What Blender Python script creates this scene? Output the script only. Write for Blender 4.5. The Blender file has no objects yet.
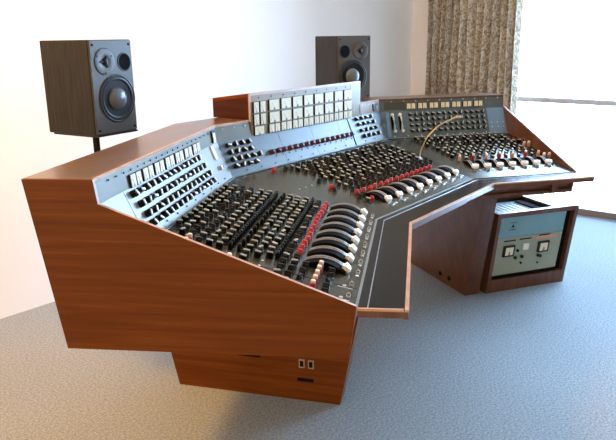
import bpy, bmesh, math, random
from mathutils import Vector, Matrix
random.seed(7)
SC = bpy.context.scene
COL = SC.collection
V = Vector

# ------------------------------------------------------------------ materials
def new_mat(name):
    m = bpy.data.materials.new(name); m.use_nodes = True
    nt = m.node_tree; b = nt.nodes['Principled BSDF']
    return m, nt, b

def plain(name, col, rough=.5, metal=0., spec=.5, emit=None):
    m, nt, b = new_mat(name)
    b.inputs['Base Color'].default_value = (*col, 1)
    b.inputs['Roughness'].default_value = rough
    b.inputs['Metallic'].default_value = metal
    b.inputs['Specular IOR Level'].default_value = spec
    return m

def ramp_mat(name, stops, scale=(1, 1, 1), noise=5., detail=6., rough=.5, bump=0., metal=0., rot=(0, 0, 0), spec=.5, distortion=0.):
    m, nt, b = new_mat(name)
    tc = nt.nodes.new('ShaderNodeTexCoord'); mp = nt.nodes.new('ShaderNodeMapping')
    mp.inputs['Scale'].default_value = scale; mp.inputs['Rotation'].default_value = rot
    nz = nt.nodes.new('ShaderNodeTexNoise'); nz.inputs['Scale'].default_value = noise
    nz.inputs['Detail'].default_value = detail; nz.inputs['Distortion'].default_value = distortion
    cr = nt.nodes.new('ShaderNodeValToRGB')
    e = cr.color_ramp.elements
    e[0].position, e[0].color = stops[0][0], (*stops[0][1], 1)
    e[1].position, e[1].color = stops[-1][0], (*stops[-1][1], 1)
    for p, c in stops[1:-1]:
        x = e.new(p); x.color = (*c, 1)
    nt.links.new(tc.outputs['Object'], mp.inputs['Vector'])
    nt.links.new(mp.outputs['Vector'], nz.inputs['Vector'])
    nt.links.new(nz.outputs['Fac'], cr.inputs['Fac'])
    nt.links.new(cr.outputs['Color'], b.inputs['Base Color'])
    b.inputs['Roughness'].default_value = rough; b.inputs['Metallic'].default_value = metal
    b.inputs['Specular IOR Level'].default_value = spec
    if bump:
        bp = nt.nodes.new('ShaderNodeBump'); bp.inputs['Strength'].default_value = bump
        bp.inputs['Distance'].default_value = .002
        nt.links.new(nz.outputs['Fac'], bp.inputs['Height'])
        nt.links.new(bp.outputs['Normal'], b.inputs['Normal'])
    return m

M = {}
M['teak'] = ramp_mat('teak', [(.25, (.095, .021, .002)), (.5, (.135, .032, .003)), (.8, (.185, .050, .006))], scale=(1.0, 1.0, 26), noise=2.4, detail=9, rough=.42, distortion=.35, spec=.14)
M['teak_top'] = ramp_mat('teak_top', [(.3, (.065, .034, .011)), (.55, (.095, .050, .017)), (.75, (.13, .072, .026))], scale=(1.5, 22, 4), noise=2., rough=.28, rot=(0, 0, -.45), distortion=.5)
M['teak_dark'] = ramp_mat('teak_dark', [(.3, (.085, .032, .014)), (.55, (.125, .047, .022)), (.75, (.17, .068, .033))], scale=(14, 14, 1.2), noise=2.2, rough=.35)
M['edge_wood'] = ramp_mat('edge_wood', [(.3, (.42, .24, .155)), (.7, (.54, .34, .23))], scale=(3, 3, 3), noise=6, rough=.35)  # pale edge veneer, lightened further for the grazing sheen on the armrest lip
M['leather'] = ramp_mat('leather', [(.3, (.010, .0095, .006)), (.7, (.015, .014, .009))], noise=9, rough=.24, spec=.2, bump=.0)
M['deck'] = ramp_mat('deck', [(.3, (.042, .046, .032)), (.7, (.062, .066, .048))], noise=7, rough=.24, spec=.6)
M['deck_edge'] = plain('deck_edge', (.3, .32, .3), .3, .6)
M['grey_green'] = ramp_mat('grey_green', [(.3, (.125, .112, .062)), (.7, (.15, .135, .078))], noise=6, rough=.38)
M['dark_green'] = ramp_mat('dark_green', [(.3, (.075, .10, .098)), (.7, (.10, .13, .125))], noise=6, rough=.38)
M['cream'] = ramp_mat('cream', [(.3, (.30, .265, .19)), (.7, (.36, .32, .235))], noise=5, rough=.4)
M['pale_grey'] = ramp_mat('pale_grey', [(.3, (.23, .15, .068)), (.7, (.27, .18, .085))], noise=5, rough=.4)
M['pale_blue'] = ramp_mat('pale_blue', [(.3, (.185, .172, .128)), (.7, (.215, .20, .15))], noise=4, rough=.35)
M['mid_blue'] = ramp_mat('mid_blue', [(.3, (.085, .108, .118)), (.7, (.105, .13, .14))], noise=4, rough=.35)
M['black'] = plain('black_plastic', (.006, .006, .006), .35, 0, .35)
M['black_matte'] = plain('black_matte', (.003, .003, .003), .7, 0, .05)
M['grey_cap'] = plain('grey_cap', (.36, .385, .34), .4)
M['pale_cap'] = plain('pale_cap', (.62, .63, .56), .35)
M['white'] = plain('white_plastic', (.82, .82, .78), .4)
M['ivory'] = plain('ivory', (.78, .74, .60), .35)
M['red'] = plain('red_plastic', (.40, .012, .010), .35)
M['dark_red'] = plain('dark_red', (.22, .018, .014), .35)
M['silver'] = plain('silver', (.62, .63, .62), .28, .9)
M['rail'] = plain('rail_metal', (.55, .55, .52), .35, .3)
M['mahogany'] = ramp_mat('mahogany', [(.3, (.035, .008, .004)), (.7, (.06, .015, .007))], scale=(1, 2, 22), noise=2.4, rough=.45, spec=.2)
M['plate_blue'] = plain('plate_blue', (.15, .235, .31), .4)
M['dial'] = plain('dial_paper', (.78, .68, .45), .5)
M['needle'] = plain('needle', (.25, .23, .2), .5)
M['brass'] = plain('brass', (.62, .48, .28), .35, .75)
M['speaker_ash'] = ramp_mat('speaker_ash', [(.3, (.015, .0145, .013)), (.7, (.036, .034, .030))], scale=(60, 60, 3), noise=2.5, rough=.55, spec=.15)
M['baffle'] = plain('baffle_paint', (.075, .068, .056), .42, .0, .5)
M['cone'] = plain('cone', (.010, .010, .010), .5, 0, .2)
M['rubber'] = plain('rubber', (.016, .017, .017), .35, 0, .4)
M['dust_cap'] = plain('dust_cap', (.10, .11, .115), .26)
M['teal'] = ramp_mat('teal', [(.3, (.15, .30, .34)), (.7, (.19, .36, .40))], noise=5, rough=.35)
M['sage'] = ramp_mat('sage', [(.3, (.27, .30, .20)), (.7, (.32, .345, .24))], noise=5, rough=.42)
M['salmon'] = plain('salmon', (.62, .30, .20), .5)
M['cavity'] = plain('cavity', (.006, .006, .006), .8, 0, .05)
M['wall'] = ramp_mat('wall_paint', [(.3, (.86, .79, .70)), (.7, (.89, .82, .73))], noise=1.5, rough=.75, spec=.2)
M['ceiling'] = plain('ceiling_paint', (.85, .84, .80), .8)
M['frame'] = plain('frame_metal', (.5, .5, .49), .4, .1)
M['sill'] = ramp_mat('sill', [(.3, (.22, .17, .13)), (.7, (.27, .21, .165))], noise=5, rough=.4)

def carpet():
    m, nt, b = new_mat('carpet')
    tc = nt.nodes.new('ShaderNodeTexCoord')
    n1 = nt.nodes.new('ShaderNodeTexNoise'); n1.inputs['Scale'].default_value = 120; n1.inputs['Detail'].default_value = 5; n1.inputs['Roughness'].default_value = .75
    n2 = nt.nodes.new('ShaderNodeTexNoise'); n2.inputs['Scale'].default_value = 1.6; n2.inputs['Detail'].default_value = 2
    cr = nt.nodes.new('ShaderNodeValToRGB'); e = cr.color_ramp.elements
    e[0].position, e[0].color = .32, (.155, .178, .188, 1)
    e[1].position, e[1].color = .68, (.46, .515, .54, 1)
    mx = nt.nodes.new('ShaderNodeMixRGB'); mx.blend_type = 'MULTIPLY'; mx.inputs['Fac'].default_value = .12
    nt.links.new(tc.outputs['Object'], n1.inputs['Vector']); nt.links.new(tc.outputs['Object'], n2.inputs['Vector'])
    nt.links.new(n1.outputs['Fac'], cr.inputs['Fac']); nt.links.new(cr.outputs['Color'], mx.inputs['Color1'])
    nt.links.new(n2.outputs['Fac'], mx.inputs['Color2']); nt.links.new(mx.outputs['Color'], b.inputs['Base Color'])
    b.inputs['Roughness'].default_value = .95; b.inputs['Specular IOR Level'].default_value = .1
    bp = nt.nodes.new('ShaderNodeBump'); bp.inputs['Strength'].default_value = .5; bp.inputs['Distance'].default_value = .004
    nt.links.new(n1.outputs['Fac'], bp.inputs['Height']); nt.links.new(bp.outputs['Normal'], b.inputs['Normal'])
    return m
M['carpet'] = carpet()

def curtain_mat():
    m, nt, b = new_mat('leafy_curtain')
    uv = nt.nodes.new('ShaderNodeTexCoord')
    vo = nt.nodes.new('ShaderNodeTexNoise'); vo.inputs['Scale'].default_value = 20; vo.inputs['Detail'].default_value = 2.5; vo.inputs['Distortion'].default_value = 2.2
    cr = nt.nodes.new('ShaderNodeValToRGB'); e = cr.color_ramp.elements
    e[0].position, e[0].color = .40, (.37, .28, .185, 1)
    e[1].position, e[1].color = .60, (.76, .65, .48, 1)
    nt.links.new(uv.outputs['UV'], vo.inputs['Vector']); nt.links.new(vo.outputs['Fac'], cr.inputs['Fac'])
    nt.links.new(cr.outputs['Color'], b.inputs['Base Color'])
    b.inputs['Roughness'].default_value = .85; b.inputs['Specular IOR Level'].default_value = .15
    tr = nt.nodes.new('ShaderNodeBsdfTranslucent'); mx = nt.nodes.new('ShaderNodeMixShader'); mx.inputs['Fac'].default_value = .12
    nt.links.new(cr.outputs['Color'], tr.inputs['Color'])
    nt.links.new(b.outputs['BSDF'], mx.inputs[1]); nt.links.new(tr.outputs['BSDF'], mx.inputs[2])
    nt.links.new(mx.outputs['Shader'], nt.nodes['Material Output'].inputs['Surface'])
    return m
M['curtain'] = curtain_mat()

def glass_mat():
    m, nt, b = new_mat('window_glass')
    t = nt.nodes.new('ShaderNodeBsdfTransparent'); g = nt.nodes.new('ShaderNodeBsdfGlossy'); g.inputs['Roughness'].default_value = .02
    f = nt.nodes.new('ShaderNodeFresnel'); f.inputs['IOR'].default_value = 1.45
    mx = nt.nodes.new('ShaderNodeMixShader')
    nt.links.new(f.outputs['Fac'], mx.inputs['Fac']); nt.links.new(t.outputs['BSDF'], mx.inputs[1]); nt.links.new(g.outputs['BSDF'], mx.inputs[2])
    nt.links.new(mx.outputs['Shader'], nt.nodes['Material Output'].inputs['Surface'])
    return m
M['glass'] = glass_mat()

# ------------------------------------------------------------------ mesh helpers
class MB:
    def __init__(s): s.v = []; s.f = []; s.m = []; s.mats = []; s.smooth = []
    def mi(s, mat):
        if mat not in s.mats: s.mats.append(mat)
        return s.mats.index(mat)
    def add(s, verts, faces, mat, smooth=False):
        o = len(s.v); s.v += [V(p) for p in verts]; i = s.mi(mat)
        for f in faces: s.f.append([o + k for k in f]); s.m.append(i); s.smooth.append(smooth)
    def hexa(s, p, mat, mats=None):
        """8 corners: 0-3 bottom loop, 4-7 top loop"""
        F = [(3, 2, 1, 0), (4, 5, 6, 7), (0, 1, 5, 4), (1, 2, 6, 5), (2, 3, 7, 6), (3, 0, 4, 7)]
        o = len(s.v); s.v += [V(q) for q in p]
        for k, f in enumerate(F):
            s.f.append([o + j for j in f]); s.m.append(s.mi(mats[k] if mats and mats[k] else mat)); s.smooth.append(False)
    def box(s, x0, x1, y0, y1, z0, z1, mat, X=None):
        p = [V((x0, y0, z0)), V((x1, y0, z0)), V((x1, y1, z0)), V((x0, y1, z0)), V((x0, y0, z1)), V((x1, y0, z1)), V((x1, y1, z1)), V((x0, y1, z1))]
        if X is not None: p = [X @ q for q in p]
        s.hexa(p, mat)
    def lathe(s, prof, mat, n=20, X=None, cap0=True, cap1=True):
        """prof: [(r, z)] about local z"""
        vs = []
        for r, z in prof:
            for k in range(n):
                a = 2 * math.pi * k / n; vs.append(V((r * math.cos(a), r * math.sin(a), z)))
        if X is not None: vs = [X @ q for q in vs]
        fs = []
        for i in range(len(prof) - 1):
            for k in range(n):
                k2 = (k + 1) % n; fs.append((i * n + k, i * n + k2, (i + 1) * n + k2, (i + 1) * n + k))
        s.add(vs, fs, mat, True)
        o = len(s.v) - len(vs); i = s.mi(mat)
        if cap0: s.f.append([o + k for k in range(n)][::-1]); s.m.append(i); s.smooth.append(False)
        if cap1: s.f.append([o + (len(prof) - 1) * n + k for k in range(n)]); s.m.append(i); s.smooth.append(False)
    def tube(s, pts, r, mat, n=10):
        pts = [V(p) for p in pts]; rings = []
        up = V((0, 0, 1))
        for i, p in enumerate(pts):
            d = (pts[min(i + 1, len(pts) - 1)] - pts[max(i - 1, 0)]).normalized()
            a = d.cross(up if abs(d.z) < .9 else V((1, 0, 0))).normalized(); b = d.cross(a)
            rr = r[i] if isinstance(r, (list, tuple)) else r
            rings.append([p + a * rr * math.cos(2 * math.pi * k / n) + b * rr * math.sin(2 * math.pi * k / n) for k in range(n)])
        vs = [q for R in rings for q in R]; fs = []
        for i in range(len(rings) - 1):
            for k in range(n):
                k2 = (k + 1) % n; fs.append((i * n + k, (i + 1) * n + k, (i + 1) * n + k2, i * n + k2))
        fs.append(tuple(range(n))); fs.append(tuple((len(rings) - 1) * n + k for k in range(n))[::-1])
        s.add(vs, fs, mat, True)
    def prism(s, poly, off, mat, edge=None):
        """poly: list of 3d points, extruded by off; edge: {i: material} for the side quad i->i+1"""
        n = len(poly); o = len(s.v); s.v += [V(p) for p in poly] + [V(p) + V(off) for p in poly]
        s.f.append([o + k for k in range(n)][::-1]); s.m.append(s.mi(mat)); s.smooth.append(False)
        s.f.append([o + n + k for k in range(n)]); s.m.append(s.mi(mat)); s.smooth.append(False)
        for k in range(n):
            k2 = (k + 1) % n; s.f.append([o + k, o + k2, o + n + k2, o + n + k])
            s.m.append(s.mi(edge.get(k, mat) if edge else mat)); s.smooth.append(False)
    def mesh(s, name, origin=(0, 0, 0), bevel=0.):
        me = bpy.data.meshes.new(name); o = V(origin)
        me.from_pydata([tuple(p - o) for p in s.v], [], s.f)
        for m in s.mats: me.materials.append(m)
        for p, i, sm in zip(me.polygons, s.m, s.smooth): p.material_index = i; p.use_smooth = sm
        bm = bmesh.new(); bm.from_mesh(me); bmesh.ops.recalc_face_normals(bm, faces=bm.faces)
        if bevel:
            bmesh.ops.remove_doubles(bm, verts=bm.verts, dist=1e-6)
            bmesh.ops.bevel(bm, geom=list(bm.edges), offset=bevel, segments=2, affect='EDGES', clamp_overlap=True)
        bm.to_mesh(me); bm.free(); me.update()
        return me
    def build(s, name, parent=None, origin=None, bevel=0.):
        """verts are world coordinates; the object sits at its parent's frame (parents are unrotated)"""
        if parent is not None: org = V(parent['_o']) if '_o' in parent else V((0, 0, 0))
        else: org = V(origin or (0, 0, 0))
        ob = bpy.data.objects.new(name, s.mesh(name, org, bevel)); COL.objects.link(ob)
        if parent is not None: ob.parent = parent
        else: ob.location = org
        ob['_o'] = tuple(org)
        return ob

def thing(name, label, cat, loc, group=None):
    o = bpy.data.objects.new(name, None); COL.objects.link(o); o.location = loc; o.empty_display_size = .1
    o['label'] = label; o['category'] = cat; o['_o'] = tuple(loc)
    if group: o['group'] = group
    return o
def place(name, me, mat4, parent):
    """object from a shared mesh, world matrix mat4, under an unrotated parent"""
    ob = bpy.data.objects.new(name, me); COL.objects.link(ob); ob.parent = parent
    ob.matrix_local = Matrix.Translation(-V(parent['_o'])) @ mat4
    return ob
def structure(o): o['kind'] = 'structure'; return o
def XF(o, X, Y, Z):
    m = Matrix((X, Y, Z)).transposed().to_4x4(); m.translation = o; return m

# ------------------------------------------------------------------ console geometry
w = .3835; L = .7809; LR = .50767; AL = .47793; AR = .68662; BE = .0542; BR = -.05734
D0, Z0 = 0., .72
D1, Z1 = .1294, .719
D2, Z2 = .69153, .8331
D3, Z3 = .75111, .96666
D4, Z4 = .75862, 1.03087
D5 = .93332; D6, Z6 = .86543, .58655; D7 = .14778
ZB = {'L': .58655, 'C': .60, 'R': .615}
def frame(s):
    if s == 'C': return V((0, 0, 0)), V((1, 0, 0)), V((0, 1, 0))
    sg = -1 if s == 'L' else 1; a = AL if s == 'L' else AR
    return V((sg * w, 0, 0)), V((sg * math.cos(a), -math.sin(a), 0)), V((sg * math.sin(a), math.cos(a), 0))
def bounds(s, d, inset=0.):
    if s == 'C': return -(w + d * math.tan(AL / 2)), w + d * math.tan(AR / 2)
    if s == 'L': return -d * math.tan(AL / 2), L + d * math.tan(BE) - inset
    return -d * math.tan(AR / 2), LR + d * math.tan(BR) - inset
def P(s, u, d, z):
    O, R, N = frame(s); return O + R * u + N * d + V((0, 0, z))
PLN = {'deck': (D1, Z1, D2, Z2), 'blue': (D2, Z2, D3, Z3), 'upper': (D3, Z3, D4, Z4)}
def pm(s, pl, u, v, h=0., spin=0.):
    """matrix on a panel: X along the desk, Y up the slope, Z out of the panel"""
    O, R, N = frame(s); a, za, b, zb = PLN[pl]
    t = N * (b - a) + V((0, 0, zb - za)); ln = t.length; t.normalize()
    X = -R if s == 'L' else R
    n = X.cross(t).normalized()
    o = O + N * a + V((0, 0, za)) + R * u + t * (v * ln) + n * h
    m = XF(o, X, t, n)
    return m @ Matrix.Rotation(spin, 4, 'Z') if spin else m

CON = thing('mixing_console', 'large vintage three-sided teak recording console with sloping green decks full of knobs and faders', 'mixing console', (0, .45, 0))
IN = .011   # side panel thickness

def slab(s, d0, z0, d1, z1, h, mat, name, mats=None, inset=IN, u0=None, u1=None):
    """a panel swept over section s between profile points, thickness h below it"""
    t = V((d1 - d0, z1 - z0)).normalized(); nx, nz = -t.y, t.x
    mb = MB()
    def uu(d):
        b = bounds(s, d, inset if s != 'C' else 0.)
        return (b[0] if u0 is None else u0, b[1] if u1 is None else u1)
    a = uu(d0); b = uu(d1)
    dd0, zz0, dd1, zz1 = d0 - nx * h, z0 - nz * h, d1 - nx * h, z1 - nz * h
    a2 = uu(dd0); b2 = uu(dd1)
    mb.hexa([P(s, a2[0], dd0, zz0), P(s, a2[1], dd0, zz0), P(s, b2[1], dd1, zz1), P(s, b2[0], dd1, zz1),
             P(s, a[0], d0, z0), P(s, a[1], d0, z0), P(s, b[1], d1, z1), P(s, b[0], d1, z1)], mat, mats)
    return mb.build(name, CON)

# end panels (outline of the desk's cross-section), light edge veneer along the front outline
for s in ('L', 'R'):
    O, R, N = frame(s)
    prof = [(D5, Z4), (D4 - .004, Z4), (D3 - .004, Z3 + .004), (D1 - .004, Z1 + .006), (D7 - .005, ZB[s]), (D6, ZB[s])]
    poly = [P(s, bounds(s, d)[1], d, z) for d, z in prof]
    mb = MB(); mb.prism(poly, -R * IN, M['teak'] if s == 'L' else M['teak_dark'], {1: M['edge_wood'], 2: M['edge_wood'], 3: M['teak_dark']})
    mb.build('side_panel', CON)
    # one pale screw plug low at the front corner
    mb = MB(); c = P(s, bounds(s, D1)[1], D1 + .10, Z1 - .012)
    Zax = R; X = N; mb.lathe([(.006, -.002), (.006, .0015)], M['pale_cap'], 10, XF(c, X, Zax.cross(X), Zax)); mb.build('screw_plug', CON)

for s in 'LCR':
    # top shelf with the pale front edge strip
    ht = .02
    mb = MB(); a = bounds(s, D4 + .004, IN if s != 'C' else 0); b = bounds(s, D5, IN if s != 'C' else 0)
    mb.hexa([P(s, a[0], D4 + .004, Z4 - ht), P(s, a[1], D4 + .004, Z4 - ht), P(s, b[1], D5, Z4 - ht), P(s, b[0], D5, Z4 - ht),
             P(s, a[0], D4 + .004, Z4), P(s, a[1], D4 + .004, Z4), P(s, b[1], D5, Z4), P(s, b[0], D5, Z4)], M['teak_top'])
    mb.build('top_shelf', CON)
    mb = MB(); e = bounds(s, D4 - .004, IN if s != 'C' else 0)
    mb.hexa([P(s, e[0], D4 - .004, Z4 - .008), P(s, e[1], D4 - .004, Z4 - .008), P(s, a[1], D4 + .004, Z4 - .008), P(s, a[0], D4 + .004, Z4 - .008),
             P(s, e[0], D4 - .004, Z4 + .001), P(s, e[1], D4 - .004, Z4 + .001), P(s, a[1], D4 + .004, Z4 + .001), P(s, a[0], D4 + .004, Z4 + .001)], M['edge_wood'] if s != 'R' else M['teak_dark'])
    if s != 'C': mb.build('edge_strip', CON)
    else:
        # the strip of the middle section is interrupted by the raised meter bridge
        for x0, x1 in ((e[0], -.372), (.465, e[1])):
            mb = MB(); mb.box(x0, x1, D4 - .004, D4 + .004, Z4 - .008, Z4 + .001, M['edge_wood']); mb.build('edge_strip', CON)
    slab(s, D5, Z4 - ht, D6, ZB[s], .016, M['teak_dark'], 'back_panel', inset=IN)
    slab(s, D7, ZB[s], D6, ZB[s], -.016, M['teak_dark'], 'bottom_panel', inset=IN)
    slab(s, D7 + .016, ZB[s] + .016, D1 + .012, Z1 - .025, .014, M['teak_dark'], 'apron')
    # armrest: leather pad, wooden lip, underside board
    mb = MB(); a0 = bounds(s, 0); a1 = bounds(s, D1 - .006); ai = bounds(s, .014)
    ins = 0.008
    def rng(d):
        b = list(bounds(s, d))
        return b
    def quad(d0_, d1_, z0_, z1_, mat, name, e=0.):
        m_ = MB(); p0 = rng(d0_); p1 = rng(d1_)
        if s != 'C': p0[1] -= e; p1[1] -= e
        m_.hexa([P(s, p0[0], d0_, z0_), P(s, p0[1], d0_, z0_), P(s, p1[1], d1_, z0_), P(s, p1[0], d1_, z0_),
                 P(s, p0[0], d0_, z1_), P(s, p0[1], d0_, z1_), P(s, p1[1], d1_, z1_), P(s, p1[0], d1_, z1_)], mat)
        return m_.build(name, CON)
    quad(.0, .010, Z0 - .006, Z0, M['edge_wood'], 'armrest_lip'); quad(.001, .0125, Z0 - .024, Z0 - .006, M['teak_dark'], 'armrest_rail')
    quad(.0125, D1 - .006, Z0 - .022, Z0 - .006, M['teak_dark'], 'armrest_board')
    o = quad(.010, D1 - .006, Z0 - .006, Z0 - .002, M['leather'], 'armrest_pad', ins)
    o['label'] = 'black leather armrest pad'
    quad(.098, .1005, Z0 - .003, Z0 - .0008, M['silver'], 'trim_strip', ins)
    quad(D1 - .006, D1 + .001, Z0 - .022, Z1 + .001, M['deck_edge'], 'trim_strip', ins)
    # control surfaces
    slab(s, D1, Z1, D2, Z2, .004, M['deck'], 'control_deck')
    slab(s, D2, Z2, D3, Z3, .003, {'L': M['pale_blue'], 'C': M['mid_blue'], 'R': M['dark_green']}[s], 'selector_panel')
    slab(s, D3, Z3, D4, Z4 - .008, .003, {'L': M['grey_green'], 'C': M['grey_green'], 'R': M['dark_green']}[s], 'meter_panel')
    # dark seam strip at the foot of the selector panel
    mb = MB(); b = bounds(s, D2 - .006, IN if s != 'C' else 0)
    mb.box(0, b[1] - b[0], -.004, .004, 0, .003, M['deck_edge'], XF(P(s, b[0], D2 - .008, Z2 + .0), frame(s)[1], frame(s)[2], V((0, 0, 1))))
    mb.build('trim_strip', CON)
# wooden end caps of the armrest
for s in 'LR':
    O, R, N = frame(s); mb = MB()
    p = [P(s, bounds(s, d)[1] + e, d, z) for z in (Z0 - .006, Z0) for d, e in ((.0125, -ins), (.0125, 0), (D1 - .006, 0), (D1 - .006, -ins))]
    mb.hexa(p, M['edge_wood']); mb.build('armrest_lip', CON)

# overlay plates on the selector panels
def plate(s, pl, u0, u1, v0, v1, mat, name, h=.0015):
    X = pm(s, pl, 0, 0); a, za, b, zb = PLN[pl]; ln = V((b - a, zb - za)).length; sg = -1 if s == 'L' else 1
    mb = MB(); x0, x1 = sorted((sg * u0 if s != 'C' else u0, sg * u1 if s != 'C' else u1))
    if s == 'R': x0, x1 = sorted((u0, u1))
    mb.box(x0, x1, v0 * ln, v1 * ln, 0.0002, h, mat, X); return mb.build(name, CON)
plate('R', 'blue', .352, .455, .02, .98, M['plate_blue'], 'blank_plate', .002)
plate('R', 'blue', -.235, -.217, .05, .97, M['plate_blue'], 'blank_plate', .002)
plate('C', 'blue', .345, .598, .02, .98, M['mid_blue'], 'blank_plate', .0012)
plate('C', 'blue', .338, .341, .02, .98, M['black_matte'], 'seam', .0014)
plate('C', 'upper', .467, .66, .02, .86, M['pale_grey'], 'blank_plate', .0015)
plate('L', 'blue', .668, .670, .0, .98, M['deck'], 'seam', .0012)
plate('R', 'upper', -.24, -.125, .12, .72, M['deck'], 'blank_plate', .0012)
for u in (.018, .23, .66): plate('L', 'deck', u, u + .0012, .01, .97, M['black_matte'], 'seam', .0006)
for u in (-.20, .03, .25): plate('C', 'blue', u, u + .001, .02, .98, M['deck'], 'seam', .0006)

# raised meter bridge in the middle
BX0, BX1, BZ, BY0, BY1 = -.372, .465, 1.137, D4 - .002, .955
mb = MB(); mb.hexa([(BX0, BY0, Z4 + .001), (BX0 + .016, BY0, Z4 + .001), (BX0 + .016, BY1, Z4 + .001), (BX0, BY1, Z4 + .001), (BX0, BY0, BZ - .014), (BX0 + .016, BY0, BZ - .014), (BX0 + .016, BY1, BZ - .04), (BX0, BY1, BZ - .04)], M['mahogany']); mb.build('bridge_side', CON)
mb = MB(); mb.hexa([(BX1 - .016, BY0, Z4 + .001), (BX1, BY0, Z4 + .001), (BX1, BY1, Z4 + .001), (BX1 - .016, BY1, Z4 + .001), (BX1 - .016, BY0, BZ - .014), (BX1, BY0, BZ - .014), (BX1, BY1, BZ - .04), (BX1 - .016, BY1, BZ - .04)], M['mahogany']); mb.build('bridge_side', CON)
TB = .026
mb = MB(); mb.hexa([(BX0, BY0, BZ - .014), (BX1, BY0, BZ - .014), (BX1, BY1, BZ - TB - .014), (BX0, BY1, BZ - TB - .014), (BX0, BY0, BZ), (BX1, BY0, BZ), (BX1, BY1, BZ - TB), (BX0, BY1, BZ - TB)], M['teak']); mb.build('bridge_top', CON)
mb = MB(); mb.box(BX0 + .016, BX1 - .016, BY1 - .014, BY1, Z4 + .001, BZ - .04, M['teak_dark']); mb.build('bridge_back', CON)
for x0, x1, z0, z1 in ((BX0, BX1, BZ - .009, BZ + .001), (BX0, BX0 + .008, Z4 - .008, BZ - .009), (BX1 - .008, BX1, Z4 - .008, BZ - .009)):
    mb = MB(); mb.box(x0, x1, BY0 - .006, BY0, z0, z1, M['edge_wood']); mb.build('edge_strip', CON)
mb = MB(); mb.box(BX0 + .008, .375, BY0 - .006, BY0 + .0, Z3 - .004, BZ - .009, M['pale_grey']); mb.build('bridge_panel', CON)
mb = MB(); mb.box(.377, BX1 - .008, BY0 - .006, BY0 + .0, Z3 - .004, BZ - .009, M['cream']); mb.build('bridge_panel', CON)

# ------------------------------------------------------------------ small parts: registry so that each kind stays countable
CAM = V((-2.39763, -1.04719, 1.35163))
REG = {}
def reg(kind, me, mat4, label=None, child=None):
    REG.setdefault(kind, []).append((me, mat4, label, child))
def flush():
    for kind, L_ in REG.items():
        L_.sort(key=lambda e: (e[1].translation - CAM).length)
        for me, X, lab, child in L_[:100]:
            o = place(kind, me, X, CON)
            if lab: o['label'] = lab
            if child:
                c = bpy.data.objects.new(child[0], child[1]); COL.objects.link(c); c.parent = o
        rest = L_[100:]
        if rest:
            bm = bmesh.new(); mats = []
            for me, X, lab, child in rest:
                for m_ in ([me] if not child else [me, child[1]]):
                    idx = []
                    for mt in m_.materials:
                        if mt not in mats: mats.append(mt)
                        idx.append(mats.index(mt))
                    t = m_.copy(); t.transform(Matrix.Translation(-V(CON['_o'])) @ X)
                    for p in t.polygons: p.material_index = idx[p.material_index]
                    bm.from_mesh(t); bpy.data.meshes.remove(t)
            me = bpy.data.meshes.new(kind); bm.to_mesh(me); bm.free()
            for mt in mats: me.materials.append(mt)
            o = bpy.data.objects.new(kind, me); COL.objects.link(o); o.parent = CON; o['kind'] = 'stuff'

def bar_knob(body, cap, r=.0115, hh=.021):
    """skirted rotary knob with a raised grip bar whose top carries the cap colour"""
    mb = MB()
    mb.lathe([(r, 0), (r, .004), (r * .86, .006)], body, 14)
    mb.lathe([(r * .72, .006), (r * .66, hh * .72)], body, 12)
    q = r * .92; t = r * .42
    mb.hexa([(-t, -q, .006), (t, -q, .006), (t, q, .006), (-t, q, .006), (-t * .7, -q * .9, hh - .003), (t * .7, -q * .9, hh - .003), (t * .7, q * .9, hh - .003), (-t * .7, q * .9, hh - .003)], body)
    mb.hexa([(-t * .75, -q * .92, hh - .003), (t * .75, -q * .92, hh - .003), (t * .75, q * .92, hh - .003), (-t * .75, q * .92, hh - .003),
             (-t * .6, -q * .85, hh), (t * .6, -q * .85, hh), (t * .6, q * .85, hh), (-t * .6, q * .85, hh)], cap)
    return mb.mesh('knob')
def round_knob(body, cap, r=.009, hh=.02, n=14):
    mb = MB(); mb.lathe([(r, 0), (r * .98, hh * .6), (r * .8, hh * .75)], body, n); mb.lathe([(r * .78, hh * .75), (r * .74, hh * .96), (r * .6, hh)], cap, n)
    return mb.mesh('knob')
K_GREY = bar_knob(M['black'], M['grey_cap'], .0108, .0195)
K_PALE = bar_knob(M['black'], M['pale_cap'], .0100, .018)
K_OLIVE = bar_knob(M['black_matte'], M['grey_cap'], .0104, .0195)
K_BLACK = bar_knob(M['black'], M['black'], .0104, .0195)
K_THIN = round_knob(M['black_matte'], M['black'], .0062, .024, 10)
K_RED = round_knob(M['red'], M['red'], .0095, .019)
K_REDW = round_knob(M['red'], M['ivory'], .0085, .032)
K_IV = round_knob(M['salmon'], M['ivory'], .0085, .028)
K_DRED = round_knob(M['dark_red'], M['black'], .0115, .02)
K_SELG = bar_knob(M['black'], M['grey_cap'], .0105, .019)
K_SEL = bar_knob(M['black'], M['white'], .0105, .019)

def row(s, v, u0, u1, n, kinds, kind='knob', jit=.0, label=None, spin=None, skip=()):
    for i in range(n):
        if i in skip: continue
        u = u0 + (u1 - u0) * i / max(1, n - 1)
        k = kinds[i % len(kinds)] if isinstance(kinds, list) else kinds
        sp = random.choice((0, 0, .25, -.3, .5, -.15, 1.2)) if spin is None else spin
        reg(kind, k, pm(s, 'deck', u, v + random.uniform(-jit, jit), 0, sp), label)

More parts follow.
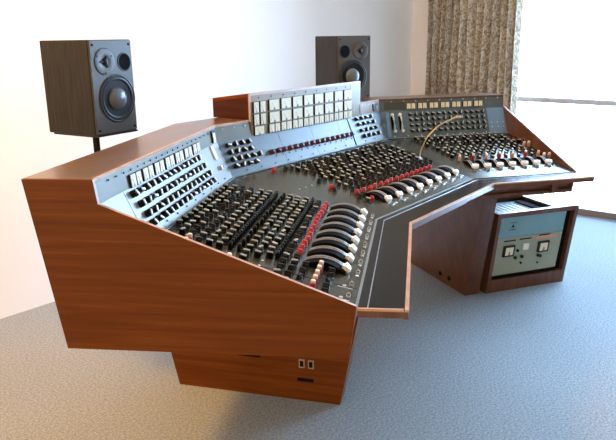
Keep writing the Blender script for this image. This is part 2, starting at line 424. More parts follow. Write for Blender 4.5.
# left wing deck
G, Pp, O_, B, T = K_GREY, K_PALE, K_OLIVE, K_BLACK, K_THIN
Lrows = [(.955, [O_, G], .02, .50), (.905, [G, O_, Pp], .0, .56), (.855, [B, B, G], -.01, .60), (.80, [B, G, B, B], -.01, .60), (.745, [O_, G], -.02, .60),
         (.69, [G, O_], -.03, .60), (.60, T, -.03, .59), (.555, [O_, G], -.04, .74), (.505, [G, O_], -.04, .60), (.455, [O_, Pp, G], -.05, .585), (.375, [B, B, G], -.05, .70)]
for v, k, a, b_ in Lrows:
    row('L', v, a, b_, int(round((b_ - a) / .0432)) + 1, k, jit=.004)
row('L', .645, -.03, .59, 28, T); row('L', .415, -.05, .58, 26, T)
row('L', .325, -.05, .51, 14, K_RED, label='red knob', jit=.006)
row('L', .325, .555, .74, 5, [B, G, B]); row('L', .27, .60, .745, 4, B); row('L', .20, .60, .745, 5, K_REDW, label='white-topped red knob'); row('L', .145, .60, .75, 5, B)
row('L', .83, .625, .66, 2, K_REDW, label='white-topped red knob'); row('L', .60, .70, .735, 2, K_REDW, label='white-topped red knob')
# middle deck
Crows = [(.90, [B, G, B], -.295, .46), (.845, [O_, G, B], -.25, .47), (.79, [G, B, O_], -.235, .48), (.73, [B, O_], -.225, .48), (.675, [O_, G], -.215, .47), (.615, [B, G, O_], -.28, .47),
         (.56, [G, O_], -.20, .46), (.50, [G, B], -.235, .43), (.445, [G, B, B], -.235, .46), (.385, [B], -.235, .45)]
for v, k, a, b_ in Crows:
    row('C', v, a, b_, int(round((b_ - a) / .0425)) + 1, k, jit=.004)
row('C', .325, -.25, .37, 15, K_RED, label='red knob', jit=.006)
row('C', .926, -.352, -.352, 1, K_RED, label='red knob'); row('C', .487, -.30, -.30, 1, K_RED, label='red knob'); row('C', .45, -.305, -.30, 1, B)
row('C', .27, -.285, -.255, 2, B); row('C', .2, -.29, -.26, 2, [G, K_RED])
# right wing deck
Rrows = [(.93, [O_, G], -.10, .36), (.87, [G, O_], -.10, .38), (.81, [B, O_], -.09, .38), (.75, [O_, G], -.08, .38), (.69, [G, B], -.06, .38), (.63, [O_, Pp], -.05, .38),
         (.57, [G, O_], -.04, .39), (.51, [Pp, O_], -.03, .40), (.455, [O_, G, Pp], -.02, .42)]
for v, k, a, b_ in Rrows:
    row('R', v, a, b_, int(round((b_ - a) / .0365)) + 1, k, jit=.004)
row('R', .385, .0, .43, 13, [K_IV, Pp, K_REDW, G], label='red or ivory knob')
row('R', .62, .43, .505, 4, K_IV, label='ivory knob'); row('R', .80, .05, .06, 1, B)
row('R', .325, .44, .50, 3, K_IV, label='ivory knob')
row('R', .80, .40, .47, 3, [K_DRED]); row('R', .72, .40, .47, 3, [O_])

# quadrant faders
def fader_mesh(ln, wd):
    mb = MB(); n = 12; R_ = ln * .78
    half = math.asin(min(.98, (ln / 2) / R_)); zc = -R_ * math.cos(half)
    pts = [(-ln / 2 + ln / 2 + R_ * math.sin(-half + 2 * half * i / n), zc + R_ * math.cos(-half + 2 * half * i / n)) for i in range(n + 1)]
    def arch(x0, x1, lift, mat):
        vs = []; fs = []
        for y, z in pts: vs += [(x0, y, -.0005), (x1, y, -.0005), (x0, y, z + lift), (x1, y, z + lift)]
        for i in range(n):
            a = 4 * i; b = a + 4
            fs += [(a + 2, b + 2, b + 3, a + 3), (a, a + 2, a + 3, a + 1) if i == 0 else (a + 2, b + 2, b + 3, a + 3), (a, b, b + 2, a + 2), (a + 1, a + 3, b + 3, b + 1)]
        fs = [f for i, f in enumerate(fs) if f not in fs[:i]]
        k = 4 * n; fs.append((k, k + 1, k + 3, k + 2)); mb.add(vs, fs, mat, False)
    arch(-wd / 2, wd / 2, .0005, M['black_matte'])
    return mb, pts, n
def rail_mesh(pts, x, wd=.0023, lift=.003):
    mb = MB(); vs = []; fs = []
    for y, z in pts: vs += [(x - wd / 2, y, z + lift - .002), (x + wd / 2, y, z + lift - .002), (x + wd / 2, y, z + lift + .0006), (x - wd / 2, y, z + lift + .0006)]
    for i in range(len(pts) - 1):
        for k in range(4): fs.append((4 * i + k, 4 * i + (k + 1) % 4, 4 * i + 4 + (k + 1) % 4, 4 * i + 4 + k))
    fs += [(0, 1, 2, 3), (4 * (len(pts) - 1) + 3, 4 * (len(pts) - 1) + 2, 4 * (len(pts) - 1) + 1, 4 * (len(pts) - 1))]
    mb.add(vs, fs, M['rail'], False); return mb.mesh('rail')
def handle_mesh(pts):
    """ivory fader handle: saddle, neck and finger-shaped double lip"""
    y, z = pts[1]; mb = MB()
    mb.box(-.010, .010, -.016 + y, -.006 + y, -.001, z + .002, M['silver'])
    mb.hexa([(-.006, y - .012, z - .002), (.006, y - .012, z - .002), (.009, y + .008, z + .004), (-.009, y + .008, z + .004),
             (-.006, y - .014, z + .006), (.006, y - .014, z + .006), (.010, y + .007, z + .014), (-.010, y + .007, z + .014)], M['ivory'])
    for sx in (-1, 1):
        mb.hexa([(sx * .004, y - .018, z - .001), (sx * .016, y - .014, z - .001), (sx * .018, y - .004, z + .002), (sx * .006, y + .002, z + .002),
                 (sx * .004, y - .019, z + .008), (sx * .015, y - .015, z + .008), (sx * .019, y - .004, z + .015), (sx * .006, y + .002, z + .016)], M['white'])
    return mb.mesh('fader_handle')
DL = V((D2 - D1, Z2 - Z1)).length
def faders(s, us, v0, v1, wd):
    ln = (v1 - v0) * DL
    mb, pts, n = fader_mesh(ln, wd); body = mb.mesh('fader_track')
    sg = 1 if s != 'R' else -1
    r1 = rail_mesh(pts, sg * wd * .10); r2 = rail_mesh(pts, sg * wd * .34); hd = handle_mesh(pts)
    for u in us:
        X = pm(s, 'deck', u, (v0 + v1) / 2)
        f = place('fader', body, X, CON); f['label'] = 'black curved fader with twin silver rails and ivory handle'
        for nm, me in (('rail', r1), ('rail', r2), ('fader_handle', hd)):
            c = bpy.data.objects.new(nm, me); COL.objects.link(c); c.parent = f
        # silver-framed button and small jack in front of each fader
        reg('push_button', BTN, pm(s, 'deck', u - .012, (v0 - .05)))
        reg('jack_socket', JACK, pm(s, 'deck', u + .014, (v0 - .05)))
mb = MB(); mb.box(-.009, .009, -.006, .006, 0, .004, M['silver']); mb.box(-.006, .006, -.004, .004, .004, .009, M['pale_blue']); BTN = mb.mesh('push_button')
mb = MB(); mb.lathe([(.005, 0), (.005, .003), (.003, .0032)], M['silver'], 12); JACK = mb.mesh('jack_socket')
faders('L', [.555 - .0865 * k for k in range(8)], .075, .292, .058)
faders('C', [-.205 + .0885 * k for k in range(8)], .125, .30, .056)
faders('R', [.030 + .0655 * k for k in range(7)], .20, .355, .042)
for u in (.64, .72):
    reg('push_button', BTN, pm('L', 'deck', u, .04)); reg('jack_socket', JACK, pm('L', 'deck', u + .02, .07))
    plate('L', 'deck', u + .028, u + .030, .03, .10, M['white'], 'scribe_line', .0008)

# screws and little jacks
mb = MB(); mb.lathe([(.0035, 0), (.0033, .0012), (.0015, .0018)], M['silver'], 10); SCREW = mb.mesh('screw')
mb = MB(); mb.lathe([(.0032, 0), (.003, .0025)], M['black'], 8); DOT = mb.mesh('jack_socket')
def dots(s, pl, v, u0, u1, n, me=None, kind='screw'):
    for i in range(n): reg(kind, me or SCREW, pm(s, pl, u0 + (u1 - u0) * i / max(1, n - 1), v, .0016))
dots('L', 'upper', .72, -.13, .74, 20, DOT, 'jack_socket')
dots('L', 'blue', .1, -.08, .60, 9, DOT, 'jack_socket')
dots('L', 'deck', .47, .62, .66, 2); dots('L', 'deck', .985, -.1, .3, 4)
dots('C', 'blue', .1, -.46, .52, 12, DOT, 'jack_socket'); dots('C', 'blue', .30, -.26, .32, 14, DOT, 'jack_socket')
dots('C', 'upper', .75, .49, .60, 3); dots('C', 'upper', .7, -.53, -.40, 3)
dots('R', 'blue', .06, -.20, .33, 8); dots('R', 'upper', .80, -.20, .42, 10); dots('R', 'blue', .25, .37, .44, 3); dots('R', 'blue', .42, .37, .44, 3); dots('R', 'deck', .975, -.15, .3, 5)
dots('C', 'deck', .97, -.5, .5, 6); dots('C', 'deck', .6, -.42, -.34, 3)

# selector knobs on the sloped panels
def selrow(s, v, u0, u1, n, me=None):
    for i in range(n): reg('selector_knob', me or K_SEL, pm(s, 'blue', u0 + (u1 - u0) * i / (n - 1), v, 0, random.choice((.5, .9, 1.3, -.5, .0))))
for v, a, b_ in ((.88, .09, .63), (.655, .075, .617), (.435, .058, .609), (.24, .052, .607)): selrow('L', v, a, b_, 14)
for v, a in ((.86, -.52), (.66, -.52), (.46, -.52), (.27, -.515)):
    selrow('C', v, a, a + .12, 4); 
reg('selector_knob', K_SEL, pm('C', 'blue', -.36, .46))
for v, a in ((.90, .41), (.70, .416), (.48, .422), (.27, .43)): selrow('C', v, a, a + .138, 4)
for v in (.86, .66, .45, .25): selrow('R', v, -.098, .325, 14, K_SELG)
# row of dark red knobs along the middle panel
for i in range(16):
    reg('channel_knob', K_DRED, pm('C', 'blue', -.284 + .61 * i / 15, .43))
# two long switch handles on the right wing
for u in (-.20, -.157):
    mb = MB(); X = pm('R', 'blue', u, .55)
    mb.tube([X @ V((0, .045, 0)), X @ V((0, .04, .012)), X @ V((0, .02, .02)), X @ V((0, -.02, .02)), X @ V((0, -.04, .012)), X @ V((0, -.045, 0))], .0045, M['pale_cap'], 8)
    mb.box(-.008, .004, -.035, .035, .0005, .012, M['black_matte'], X)
    mb.build('handle', CON)
    for v in (.86, .25):
        mb = MB(); mb.lathe([(.009, 0), (.009, .008), (.006, .012)], M['white'], 12, pm('R', 'blue', u + (.0 if v > .5 else .006), v)); mb.build('push_button', CON)
# white plate and red-tipped switch on the left wing near the mitre
mb = MB(); mb.box(-.013, .013, -.026, .026, .0005, .006, M['white'], pm('L', 'blue', -.09, .80, 0, -.12)); mb.build('label_plate', CON)['label'] = 'white blank label plate'
mb = MB(); mb.box(-.012, .004, -.008, .008, 0, .012, M['ivory'], pm('L', 'blue', -.087, .39)); mb.box(.004, .012, -.007, .007, 0, .013, M['red'], pm('L', 'blue', -.087, .39)); mb.build('toggle_switch', CON)['label'] = 'ivory and red rocker switch'
# black framed lamp windows at both mitres
def lampbox(s, u, v, wx, wy, face):
    mb = MB(); X = pm(s, 'upper', u, v); mb.box(-wx, wx, -wy, wy, 0, .006, M['black'], X); o = mb.build('lamp_window', CON)
    mb = MB(); mb.box(-wx * .1, wx * .85 if face is M['white'] else wx * .7, -wy * .9, wy * .5, .006, .008, face, X)
    if face is M['white']: mb = MB(); mb.box(-wx * .95, wx * .2, -wy * .95, wy * .6, .006, .009, face, X)
    mb.build('lens', o)
lampbox('L', -.145, .42, .022, .023, M['white']); lampbox('C', .615, .45, .026, .018, M['grey_green'])

# ------------------------------------------------------------------ meters
def meter_mesh(wd, ht, dp=.006):
    mb = MB(); mb.box(-wd / 2, wd / 2, -ht / 2, ht / 2, 0, dp, M['black']); fr = mb.mesh('meter')
    mb = MB(); q = .0028; mb.box(-wd / 2 + q, wd / 2 - q * .5, -ht / 2 + q * .6, ht / 2 - q * .6, dp, dp + .0012, M['dial'])
    z = dp + .0012
    # scale arc, ticks, needle and the dark hub
    for k in range(7):
        a = math.radians(40 + 100 * k / 6); r = ht * .50; x, y = math.cos(a) * r * min(1, wd / ht), math.sin(a) * r - ht * .22
        mb.box(x - .0005, x + .0005, y, y + ht * .05, z, z + .0003, M['needle'])
    mb.hexa([(-.0006, -ht * .35, z), (.0006, -ht * .35, z), (-wd * .2 + .0005, ht * .18, z), (-wd * .2 - .0005, ht * .18, z),
             (-.0006, -ht * .35, z + .0004), (.0006, -ht * .35, z + .0004), (-wd * .2 + .0005, ht * .18, z + .0004), (-wd * .2 - .0005, ht * .18, z + .0004)], M['needle'])
    mb.lathe([(wd * .10, z), (wd * .08, z + .001)], M['needle'], 10, Matrix.Translation((0, -ht * .38, 0)))
    return fr, mb.mesh('dial')
mL = meter_mesh(.034, .036); mR = meter_mesh(.025, .031)
for k in range(7):
    u = .053 + .0862 * k
    for e in (0, .0375):
        reg('meter', mL[0], pm('L', 'upper', u + e, .27), None, ('dial', mL[1]))
for k in range(7):
    u = -.092 + .0655 * k
    for e in (-.0125, .0135):
        reg('meter', mR[0], pm('R', 'upper', u + e, .38), None, ('dial', mR[1]))
mBig = meter_mesh(.067, .046); mNar = meter_mesh(.036, .037); mHalf = meter_mesh(.034, .046)
def bm4(x, z): return XF(V((x, BY0 - .006, z)), V((1, 0, 0)), V((0, 0, 1)), V((0, -1, 0)))
for k in range(8):
    x = -.222 + .0805 * k
    reg('meter', mBig[0], bm4(x, 1.081), None, ('dial', mBig[1])); reg('meter', mBig[0], bm4(x, 1.029), None, ('dial', mBig[1]))
    for e in (-.019, .019): reg('meter', mNar[0], bm4(x + e, .984), None, ('dial', mNar[1]))
for z in (1.079, 1.029):
    for x in (-.337, -.296): reg('meter', mHalf[0], bm4(x, z), None, ('dial', mHalf[1]))
reg('meter', mBig[0], bm4(-.322, .984) @ Matrix.Diagonal((.9, .8, 1, 1)), None, ('dial', mBig[1]))
for k in range(9): reg('jack_socket', DOT, bm4(-.315 + .0805 * k, 1.117))
reg('screw', SCREW, bm4(.41, 1.117)); reg('screw', SCREW, bm4(.41, 1.0))
flush()

# talkback microphone on a thin bent stalk
cur = [(.45, .406, .765), (.451, .404, .795), (.454, .401, .82), (.462, .389, .857), (.473, .375, .89), (.49, .353, .919), (.503, .337, .938), (.522, .312, .956), (.545, .28, .972)]
mb = MB(); mb.tube(cur, .0032, M['brass'], 10); g = mb.build('gooseneck', CON); g['label'] = 'thin brass-coloured bent stalk'
mb = MB(); mb.tube([(.540, .287, .969), (.552, .270, .977), (.566, .251, .979)], [.0045, .0065, .006], M['brass'], 12); mb.build('microphone_tip', g)
mb = MB(); mb.lathe([(.010, 0), (.009, .012), (.006, .016)], M['silver'], 14, pm('C', 'deck', .45, .493)); mb.build('collar', g)

# pedestals
def pedestal(fb, bb, bt, ft, off, mat, matf):
    mb = MB(); off = V(off)
    mb.prism([V(fb), V(bb), V(bt), V(ft)], off, mat, {3: matf}); return mb.build('pedestal', CON)
ul = V((-.243, .619, 0)).normalized()
pedL = pedestal((-.528, .208, 0), (-.771, .827, 0), (-.816, .94, .5858), (-.478, .088, .697), V((.09, .036, 0)), M['teak'], M['teak_dark'])
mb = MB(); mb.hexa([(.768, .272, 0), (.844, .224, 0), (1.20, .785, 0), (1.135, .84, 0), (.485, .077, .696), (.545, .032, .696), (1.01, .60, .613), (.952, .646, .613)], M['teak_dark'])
mb.v[4].z = mb.v[5].z = .6975
pedR = mb.build('pedestal', CON, bevel=.002)
pedL['label'] = 'reddish teak pedestal with two sockets'
# sockets and slots in the left pedestal
nl = V((-ul.y, ul.x, 0)).normalized()     # outward
if nl.x > 0: nl = -nl
def pedX(t, z): return XF(V((-.528, .208, 0)) + ul * t + V((0, 0, z)) + nl * .0005, ul, V((0, 0, 1)), nl)
for t in (.148, .112):
    mb = MB(); X = pedX(t, .157); mb.box(-.011, .011, -.017, .017, -.001, .004, M['brass'], X); mb.box(-.007, .007, -.012, .012, .004, .005, M['cavity'], X); mb.build('socket', pedL)
mb = MB(); mb.box(-.032, .032, -.007, .007, -.001, .001, M['cavity'], pedX(.135, .088)); mb.build('slot', pedL)
mb = MB(); mb.box(-.045, .045, -.004, .004, -.001, .001, M['cavity'], pedX(.36, .165)); mb.build('slot', pedL)
# cable holes in the right pedestal
ur = V((.367, .568, 0)).normalized(); nr = V((-ur.y, ur.x, 0)); nr = nr if nr.x < 0 else -nr
for t in (.165, .255):
    mb = MB(); X = XF(V((.768 , .272, .055)) + ur * t + nr * .004 + V((-.022, -.016, 0)), ur, V((0, 0, 1)), nr); mb.lathe([(.013, -.012), (.013, .001)], M['cavity'], 14, X); mb.build('cable_hole', pedR)
for z, y in ((.66, .0), (.60, .0)):
    p = V((-.528, .208, 0)).lerp(V((-.478, .088, .697)), z / .697) + V((.03, -.003, 0))
    mb = MB(); mb.lathe([(.004, 0), (.004, .002)], M['silver'], 10, XF(p, V((1, 0, 0)), V((0, 0, 1)), V((0, -1, 0)))); mb.build('screw', pedL)
# bracket block under the right wing's apron
O, R, N = frame('R'); mb = MB()
mb.box(.37, .405, D1 - .012, D1 + .012, ZB['R'] + .01, Z1 - .024, M['teak_dark'], XF(O, R, N, V((0, 0, 1)))); mb.build('bracket', CON)

# ------------------------------------------------------------------ loudspeakers on stands
SH, SD, SW = .352, .268, .216
def speaker(x, y, z, th, mirror, label):
    t = thing('loudspeaker', label, 'loudspeaker', (x, y, z), 'pair of studio monitors')
    f = V((math.cos(th), math.sin(th), 0)); r = V((-math.sin(th), math.cos(th), 0))   # r: viewer's right
    X = XF(V((x, y, z)), r, V((0, 0, 1)), f)      # local: x right, y up, z out of the baffle
    # note r x up = f
    mb = MB(); mb.box(-SW / 2, SW / 2, 0, SH, -SD, -.006, M['speaker_ash'], X); mb.build('cabinet', t, bevel=.0025)
    mb = MB(); mb.box(-SW / 2 + .003, SW / 2 - .003, .003, SH - .003, -.008, 0, M['baffle'], X); mb.build('baffle', t, bevel=.002)
    m = -1 if mirror else 1
    wc = X @ Matrix.Translation((m * .012, .132, 0))
    mb = MB(); mb.lathe([(.089, -.001), (.091, .003), (.087, .005), (.083, .002)], M['rubber'], 40, wc, False, False)
    mb.lathe([(.083, .002), (.077, .0065), (.070, .003), (.068, .0)], M['rubber'], 40, wc, False, False); wo = mb.build('woofer', t)
    mb = MB(); mb.lathe([(.068, .0015), (.032, -.0060 + .0065)], M['cone'], 40, wc, False, True); mb.build('cone', wo)
    mb = MB(); mb.lathe([(.044, .0005), (.041, .009), (.032, .0165), (.018, .0205), (.0005, .022)], M['dust_cap'], 30, wc, False, False); mb.build('dust_cap', wo)
    tc = X @ Matrix.Translation((-m * .038, .272, 0))
    mb = MB(); mb.lathe([(.049, -.001), (.049, .0025), (.047, .0030), (.022, .0026), (.018, .0012)], M['baffle'], 36, tc, False, True)
    mb.lathe([(.0495, .0005), (.0505, .0008)], M['black'], 36, tc, False, False); tw = mb.build('tweeter', t)
    mb = MB(); mb.lathe([(.014, .001), (.012, .006), (.006, .0095), (.0005, .0105)], M['cone'], 20, tc, False, False)
    for k in range(3):
        a = math.radians(90 + 120 * k); mb.box(-.0035, .0035, .004, .024, .003, .0065, M['cone'], tc @ Matrix.Rotation(a, 4, 'Z'))
    mb.build('dome_guard', tw)
    for k in range(3):
        a = math.radians(30 + 120 * k); mb = MB(); mb.lathe([(.003, .002), (.003, .005)], M['black'], 8, tc @ Matrix.Translation((.041 * math.cos(a), .041 * math.sin(a), 0))); mb.build('screw', tw)
    pc = X @ Matrix.Translation((m * .062, .268, 0))
    mb = MB(); mb.lathe([(.036, -.0005), (.035, .002), (.031, .0015), (.030, .0006)], M['black'], 30, pc, False, False)
    mb.lathe([(.030, .0006), (.0295, .0004)], M['cavity'], 30, pc, False, True); mb.build('bass_port', t)
    for sx in (-1, 1):
        for yy in (.018, SH - .018):
            mb = MB(); mb.lathe([(.0045, -.001), (.0045, .002), (.002, .0025)], M['black_matte'], 10, X @ Matrix.Translation((sx * (SW / 2 - .017), yy, 0))); mb.build('screw', t)
    # stand: a pole clamped to the back of the desk by two arms
    c = V((-.856, 1.105, 0)) if not mirror else V((.80, 1.13, 0))
    st = thing('speaker_stand', 'thin black speaker stand pole clamped behind the console, ' + ('under the left loudspeaker' if not mirror else 'hidden under the right loudspeaker'), 'stand', (c.x, c.y, .62), 'speaker stands')
    Y = Matrix.Translation(c)
    mb = MB(); mb.lathe([(.0125, .62), (.0125, z - .006)], M['black_matte'], 18, Y); mb.build('pole', st)
    ctr = V((x, y, 0)) - f * SD * .5
    mb = MB(); mb.box(-.106, .106, -.134, .11, z - .006, z, M['black'], XF(ctr, r, -f, V((0, 0, 1)))); mb.build('top_plate', st)
    s_ = 'L' if not mirror else 'R'; O, R, N = frame(s_)
    for zz in (.70, .90):
        dback = D5 + .004
        rel = (c - O).dot(N) - dback
        mb = MB(); mb.box(-.012, .012, -rel, 0, zz, zz + .02, M['black'], XF(c, R, N, V((0, 0, 1)))); mb.build('clamp_arm', st)
speaker(-.758, 1.096, 1.001, -1.466, False, 'black ash loudspeaker nearest the left edge, its whole front visible, tweeter at left')
speaker(.834, 1.024, 1.004, -2.036, True, 'black loudspeaker partly hidden behind the raised meter bridge, tweeter at right')

# ------------------------------------------------------------------ power supply cabinet
a = V((.860, .192, 0)); dd = V((.836, -.549, 0)).normalized(); nn = V((-dd.y, dd.x, 0))
BW, BH, BD = .512, .462, .36
PS = thing('power_supply_cabinet', 'small teak cabinet on the carpet with teal and green meter panels inside', 'cabinet', tuple(a + dd * BW / 2 + nn * BD / 2))
def b(x, y, z): return a + dd * x + nn * (y - .157 * z) + V((0, 0, z))
def pbox(x0, x1, y0, y1, z0, z1, mat, name, parent=PS, front=None):
    mb = MB(); mats = [None] * 6; mats[2] = front
    mb.hexa([b(x0, y0, z0), b(x1, y0, z0), b(x1, y1, z0), b(x0, y1, z0), b(x0, y0, z1), b(x1, y0, z1), b(x1, y1, z1), b(x0, y1, z1)], mat, mats)
    return mb.build(name, parent)
pbox(0, .022, 0, BD, 0, BH, M['teak_dark'], 'side_panel')
pbox(BW - .022, BW, 0, BD, 0, BH, M['teak_dark'], 'side_panel')
pbox(.022, BW - .022, .002, BD - .012, 0, .075, M['teak_dark'], 'plinth')
pbox(.022, BW - .022, .002, .03, BH - .026, BH, M['teak_dark'], 'top_rail')
pbox(.37, BW - .022, .03, BD, BH - .016, BH, M['teak_dark'], 'top_panel')
pbox(.022, .37, BD - .05, BD, BH - .016, BH, M['teak_dark'], 'top_panel')
pbox(.022, BW - .022, BD - .012, BD, 0, BH - .016, M['teak_dark'], 'back_panel')
for x0, x1 in ((.022, .03), (.452, .49)):
    pbox(x0, x1, .03 if x0 > .1 else .018, .05, .075, BH - .026, M['cavity'], 'rack_strip')
psu = pbox(.030, .452, .018, .30, .315, .434, M['teal'], 'amplifier_unit'); psu['label'] = 'teal blue rack unit'
low = pbox(.030, .452, .018, .30, .095, .313, M['sage'], 'supply_unit'); low['label'] = 'pale green rack unit with two meters'
pbox(.030, .452, .014, .022, .076, .095, M['black_matte'], 'shadow_gap')  # solid black strip painted in for the shade between unit and plinth
# vents on top of the teal unit
for k in range(9): pbox(.045 + .034 * k, .060 + .034 * k, .06, .26, .434, .437, M['pale_grey'], 'vent_slat', psu)
pbox(.30, .345, .05, .27, .434, .445, M['cavity'], 'vent_grille', psu)
def fx(x0, x1, z0, z1, mat, name, parent, h=.004): return pbox(x0, x1, .018 - h, .0185, z0, z1, mat, name, parent)
# small emblem and two text lines on the teal unit
mb = MB(); y0 = .0165
mb.prism([b(.105, y0, .372), b(.127, y0, .372), b(.116, y0, .391)], nn * .0015, M['black']); mb.build('emblem', psu)
for z, wd in ((.398, .022), (.358, .022)):
    for k in range(5): fx(.116 - wd + k * .0092, .116 - wd + k * .0092 + .0068, z, z + .0035, M['black'], 'printed_line', psu, .0012)
# lower unit: meters, switch, knobs, captions
fx(.28, .42, .284, .302, M['salmon'], 'caption_strip', low, .0015)
for x0, x1, z in ((.075, .15, .295), (.175, .25, .296), (.30, .37, .305)):
    fx(x0, x1, z - .003, z + .003, M['cavity'], 'caption_line', low, .002)
for x in (.112, .335):
    m_ = fx(x - .034, x + .034, .205, .268, M['black'], 'meter', low, .012)
    mb = MB(); yy = .018 - .0135
    mb.hexa([b(x - .024, yy, .214), b(x + .024, yy, .214), b(x + .024, .01, .214), b(x - .024, .01, .214), b(x - .024, yy, .259), b(x + .024, yy, .259), b(x + .024, .01, .259), b(x - .024, .01, .259)], M['dial'])
    d_ = mb.build('dial', m_)
    mb = MB(); mb.hexa([b(x - .008, yy - .001, .214), b(x + .008, yy - .001, .214), b(x + .008, yy, .214), b(x - .008, yy, .214), b(x - .003, yy - .001, .236), b(x + .003, yy - .001, .236), b(x + .003, yy, .236), b(x - .003, yy, .236)], M['needle']); mb.build('needle', d_)
fx(.205, .238, .232, .268, M['ivory'], 'switch', low, .008)
for x, z, r in ((.172, .232, .008), (.165, .190, .009), (.207, .192, .010), (.207, .155, .006), (.315, .185, .009), (.330, .180, .009), (.318, .142, .004)):
    up = (b(0, 0, 1) - b(0, 0, 0)).normalized(); mb = MB()
    mb.lathe([(r, 0), (r * .9, .010), (r * .5, .012)], M['black'] if r > .005 else M['cavity'], 14, XF(b(x, .018, z), dd, up, dd.cross(up).normalized())); mb.build('knob', low)
for x in (.036, .446):
    for z in (.33, .42, .11, .30):
        up = (b(0, 0, 1) - b(0, 0, 0)).normalized(); mb = MB()
        mb.lathe([(.004, 0), (.003, .002)], M['silver'], 8, XF(b(x, .018, z), dd, up, dd.cross(up).normalized())); mb.build('screw', psu if z > .315 else low)

# ------------------------------------------------------------------ room
wd_ = V((.9977, -.068, 0)).normalized(); wn = V((-wd_.y * -1, 0, 0))
CR = V((2.974, 1.80, 0))                      # corner
back = -wd_; side = V((-.068, -.9977, 0)).normalized()
H = 2.55
def wallbox(p0, dirv, length, out, z0, z1, th, mat, name):
    mb = MB(); q0 = p0; q1 = p0 + dirv * length; o = out * th
    mb.hexa([q0 + V((0, 0, z0)), q1 + V((0, 0, z0)), q1 + o + V((0, 0, z0)), q0 + o + V((0, 0, z0)), q0 + V((0, 0, z1)), q1 + V((0, 0, z1)), q1 + o + V((0, 0, z1)), q0 + o + V((0, 0, z1))], mat)
    return mb
outb = -side; outr = -back
structure(wallbox(CR + outr * .15, back, 7.6, outb, 0, H, .15, M['wall'], '').build('wall_back'))
# window wall: solid pier next to the corner, lintel above, window to the floor
structure(wallbox(CR, side, .42, outr, 0, H, .15, M['wall'], '').build('wall_right'))
WW = 2.9
structure(wallbox(CR + side * .42, side, WW, outr, 2.3, H, .15, M['wall'], '').build('wall_right.001'))
structure(wallbox(CR + side * (.42 + WW), side, 6.2 - .42 - WW, outr, 0, H, .15, M['wall'], '').build('wall_right.002'))
structure(wallbox(CR + side * 6.05, back, 7.6, -outb, 0, H, .15, M['wall'], '').build('wall_front'))
mb = MB(); fl = [CR + outb * .2 + outr * .2, CR + outr * .2 + side * 6.2, CR + side * 6.2 + back * 8, CR + back * 8 + outb * .2]
mb.prism([p + V((0, 0, -.1)) for p in fl], (0, 0, .1), M['carpet']); structure(mb.build('floor'))
mb = MB(); mb.prism([p + V((0, 0, H)) for p in fl], (0, 0, .1), M['ceiling']); structure(mb.build('ceiling'))
W0 = CR + side * .42
win = bpy.data.objects.new('window_1', None); COL.objects.link(win); win['kind'] = 'structure'; win['_o'] = (0, 0, 0)
wallbox(W0 + outr * .02, side, WW, outr, .03, 2.3, .006, M['glass'], '').build('glass', win)
wallbox(W0 - outr * .035, side, WW, outr, 0, .05, .09, M['sill'], '').build('window_sill', win)
wallbox(W0, side, WW, outr, .835, .875, .045, M['frame'], '').build('transom', win)
wallbox(W0, side, WW, outr, 2.25, 2.3, .05, M['frame'], '').build('window_frame', win)
for t in (0, WW - .05): wallbox(W0 + side * t, side, .05, outr, .058, 2.25, .05, M['frame'], '').build('window_frame', win)

# curtain: gathered cloth with an uneven fold rhythm
def curtain():
    me = bpy.data.meshes.new('curtain'); n = 520; rows = 30; y0, y1 = .225, 1.01
    lastx = 0; ph = 0; vs = []; us = []
    prof = []; length = 0; pv = None
    rnd = random.Random(3); ws = []
    tt = 0
    while tt < 1: 
        wv = rnd.uniform(.055, .10); ws.append((tt, min(1, tt + wv), rnd.uniform(.085, .125))); tt += wv
    for i in range(n + 1):
        t = i / n; k = [q for q in ws if q[0] <= t <= q[1]][0]; f = (t - k[0]) / max(1e-6, (k[1] - k[0]))
        dep = k[2] * (math.sin(math.pi * f) ** .8)
        p = (y0 + (y1 - y0) * t + .006 * math.sin(2 * math.pi * f), dep)
        if pv: length += math.hypot(p[0] - pv[0], p[1] - pv[1])
        pv = p; prof.append((p, length))
    for j in range(rows + 1):
        z = .03 + 2.40 * j / rows; s = 1 - .10 * (j / rows) * .3
        for (p, ln) in prof:
            spread = 1 + .05 * (1 - j / rows)
            yy = (p[0] - .6) * spread + .6 + .006 * math.sin(z * 3 + p[0] * 20)
            q = CR + side * yy + back * (.055 + p[1] * (.8 + .35 * (1 - j / rows)))
            vs.append((q.x, q.y, z)); us.append((ln, z))
    fs = [(j * (n + 1) + i, j * (n + 1) + i + 1, (j + 1) * (n + 1) + i + 1, (j + 1) * (n + 1) + i) for j in range(rows) for i in range(n)]
    org = CR + side * .6 + back * .07
    me.from_pydata([(x - org.x, y - org.y, z) for x, y, z in vs], [], fs)
    uvl = me.uv_layers.new(name='UVMap')
    for lp in me.loops: uvl.data[lp.index].uv = us[lp.vertex_index]
    for p in me.polygons: p.use_smooth = True
    me.materials.append(M['curtain'])
    o = bpy.data.objects.new('curtain', me); COL.objects.link(o); o.location = (org.x, org.y, 0)
    md = o.modifiers.new('cloth', 'SOLIDIFY'); md.thickness = .002
    o['label'] = 'beige and brown leaf-patterned curtain hanging in folds beside the window'; o['category'] = 'curtain'
    return org
org = curtain()
mb = MB(); c0 = CR + side * .1 + back * .07 + V((0, 0, 2.45)); c1 = CR + side * 3.6 + back * .07 + V((0, 0, 2.45))
mb.tube([c0, c1], .012, M['frame'], 12); rod = mb.build('curtain_rod', origin=tuple(c0))
rod['label'] = 'grey metal curtain rod above the window'; rod['category'] = 'curtain rod'

for o in bpy.data.objects:
    if '_o' in o: del o['_o']

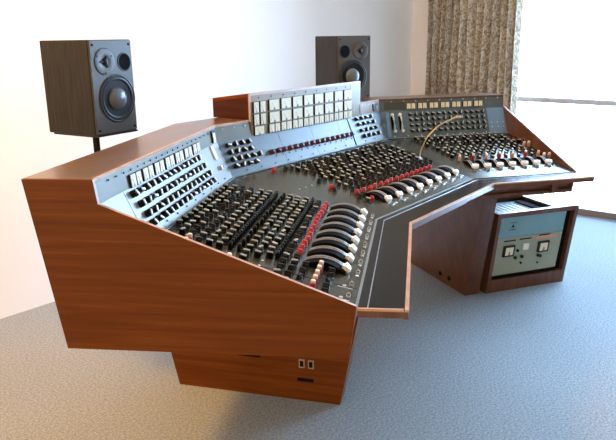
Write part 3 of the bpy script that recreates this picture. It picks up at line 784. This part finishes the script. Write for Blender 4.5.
# ------------------------------------------------------------------ light
wld = bpy.data.worlds.new('daylight_warm_fill'); SC.world = wld; wld.use_nodes = True
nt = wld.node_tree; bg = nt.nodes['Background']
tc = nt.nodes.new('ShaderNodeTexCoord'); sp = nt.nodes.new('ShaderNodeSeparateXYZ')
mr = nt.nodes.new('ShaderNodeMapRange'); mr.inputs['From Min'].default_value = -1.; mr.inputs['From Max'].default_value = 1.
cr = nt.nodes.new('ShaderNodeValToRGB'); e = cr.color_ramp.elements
e[0].position, e[0].color = .10, (1.9, 1.4, .85, 1)  # warm fill added from the left, not part of the daylight
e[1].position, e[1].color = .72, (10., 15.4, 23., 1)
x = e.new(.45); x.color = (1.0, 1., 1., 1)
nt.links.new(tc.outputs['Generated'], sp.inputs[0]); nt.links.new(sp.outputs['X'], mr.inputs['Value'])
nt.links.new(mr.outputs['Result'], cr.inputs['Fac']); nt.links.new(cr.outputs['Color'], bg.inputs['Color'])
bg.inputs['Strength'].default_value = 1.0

# added warm lamp, out of view, placed to tint the left floor
LX, LY = -1.2, 1.3
lt = thing('added_lamp', 'added round warm lamp, unseen, tinting the left end of the room', 'lamp', (LX, LY, H))
mb = MB(); mb.lathe([(.24, H), (.24, H - .05), (.225, H - .05)], M['frame'], 32, Matrix.Translation((LX, LY, 0)), True, False); mb.build('added_lamp_housing', lt)
ld = bpy.data.lights.new('added_lamp_light', 'AREA'); ld.shape = 'DISK'; ld.size = .42; ld.energy = 46; ld.color = (1, .49, .12)
lo = bpy.data.objects.new('added_lamp_light', ld); COL.objects.link(lo); lo.parent = lt; lo.location = (0, 0, -.055)
del lt['_o']

# ------------------------------------------------------------------ camera
cam = bpy.data.cameras.new('camera'); co = bpy.data.objects.new('camera', cam); COL.objects.link(co)
yaw, pit, rol, f = .64103, -.26876, -.01377, 663.642
F = V((math.cos(yaw) * math.cos(pit), math.sin(yaw) * math.cos(pit), math.sin(pit)))
R = V((math.sin(yaw), -math.cos(yaw), 0)); U = R.cross(F)
R2 = R * math.cos(rol) + U * math.sin(rol); U2 = -R * math.sin(rol) + U * math.cos(rol)
co.matrix_world = XF(CAM, R2, U2, -F)
cam.sensor_width = 36; cam.lens = f / 616 * 36; cam.sensor_fit = 'HORIZONTAL'; cam.clip_start = .05
SC.camera = co
SC.view_settings.view_transform = 'Standard'; SC.view_settings.look = 'None'; SC.view_settings.gamma = 1
SC.view_settings.use_curve_mapping = False; SC.view_settings.exposure = 0.45
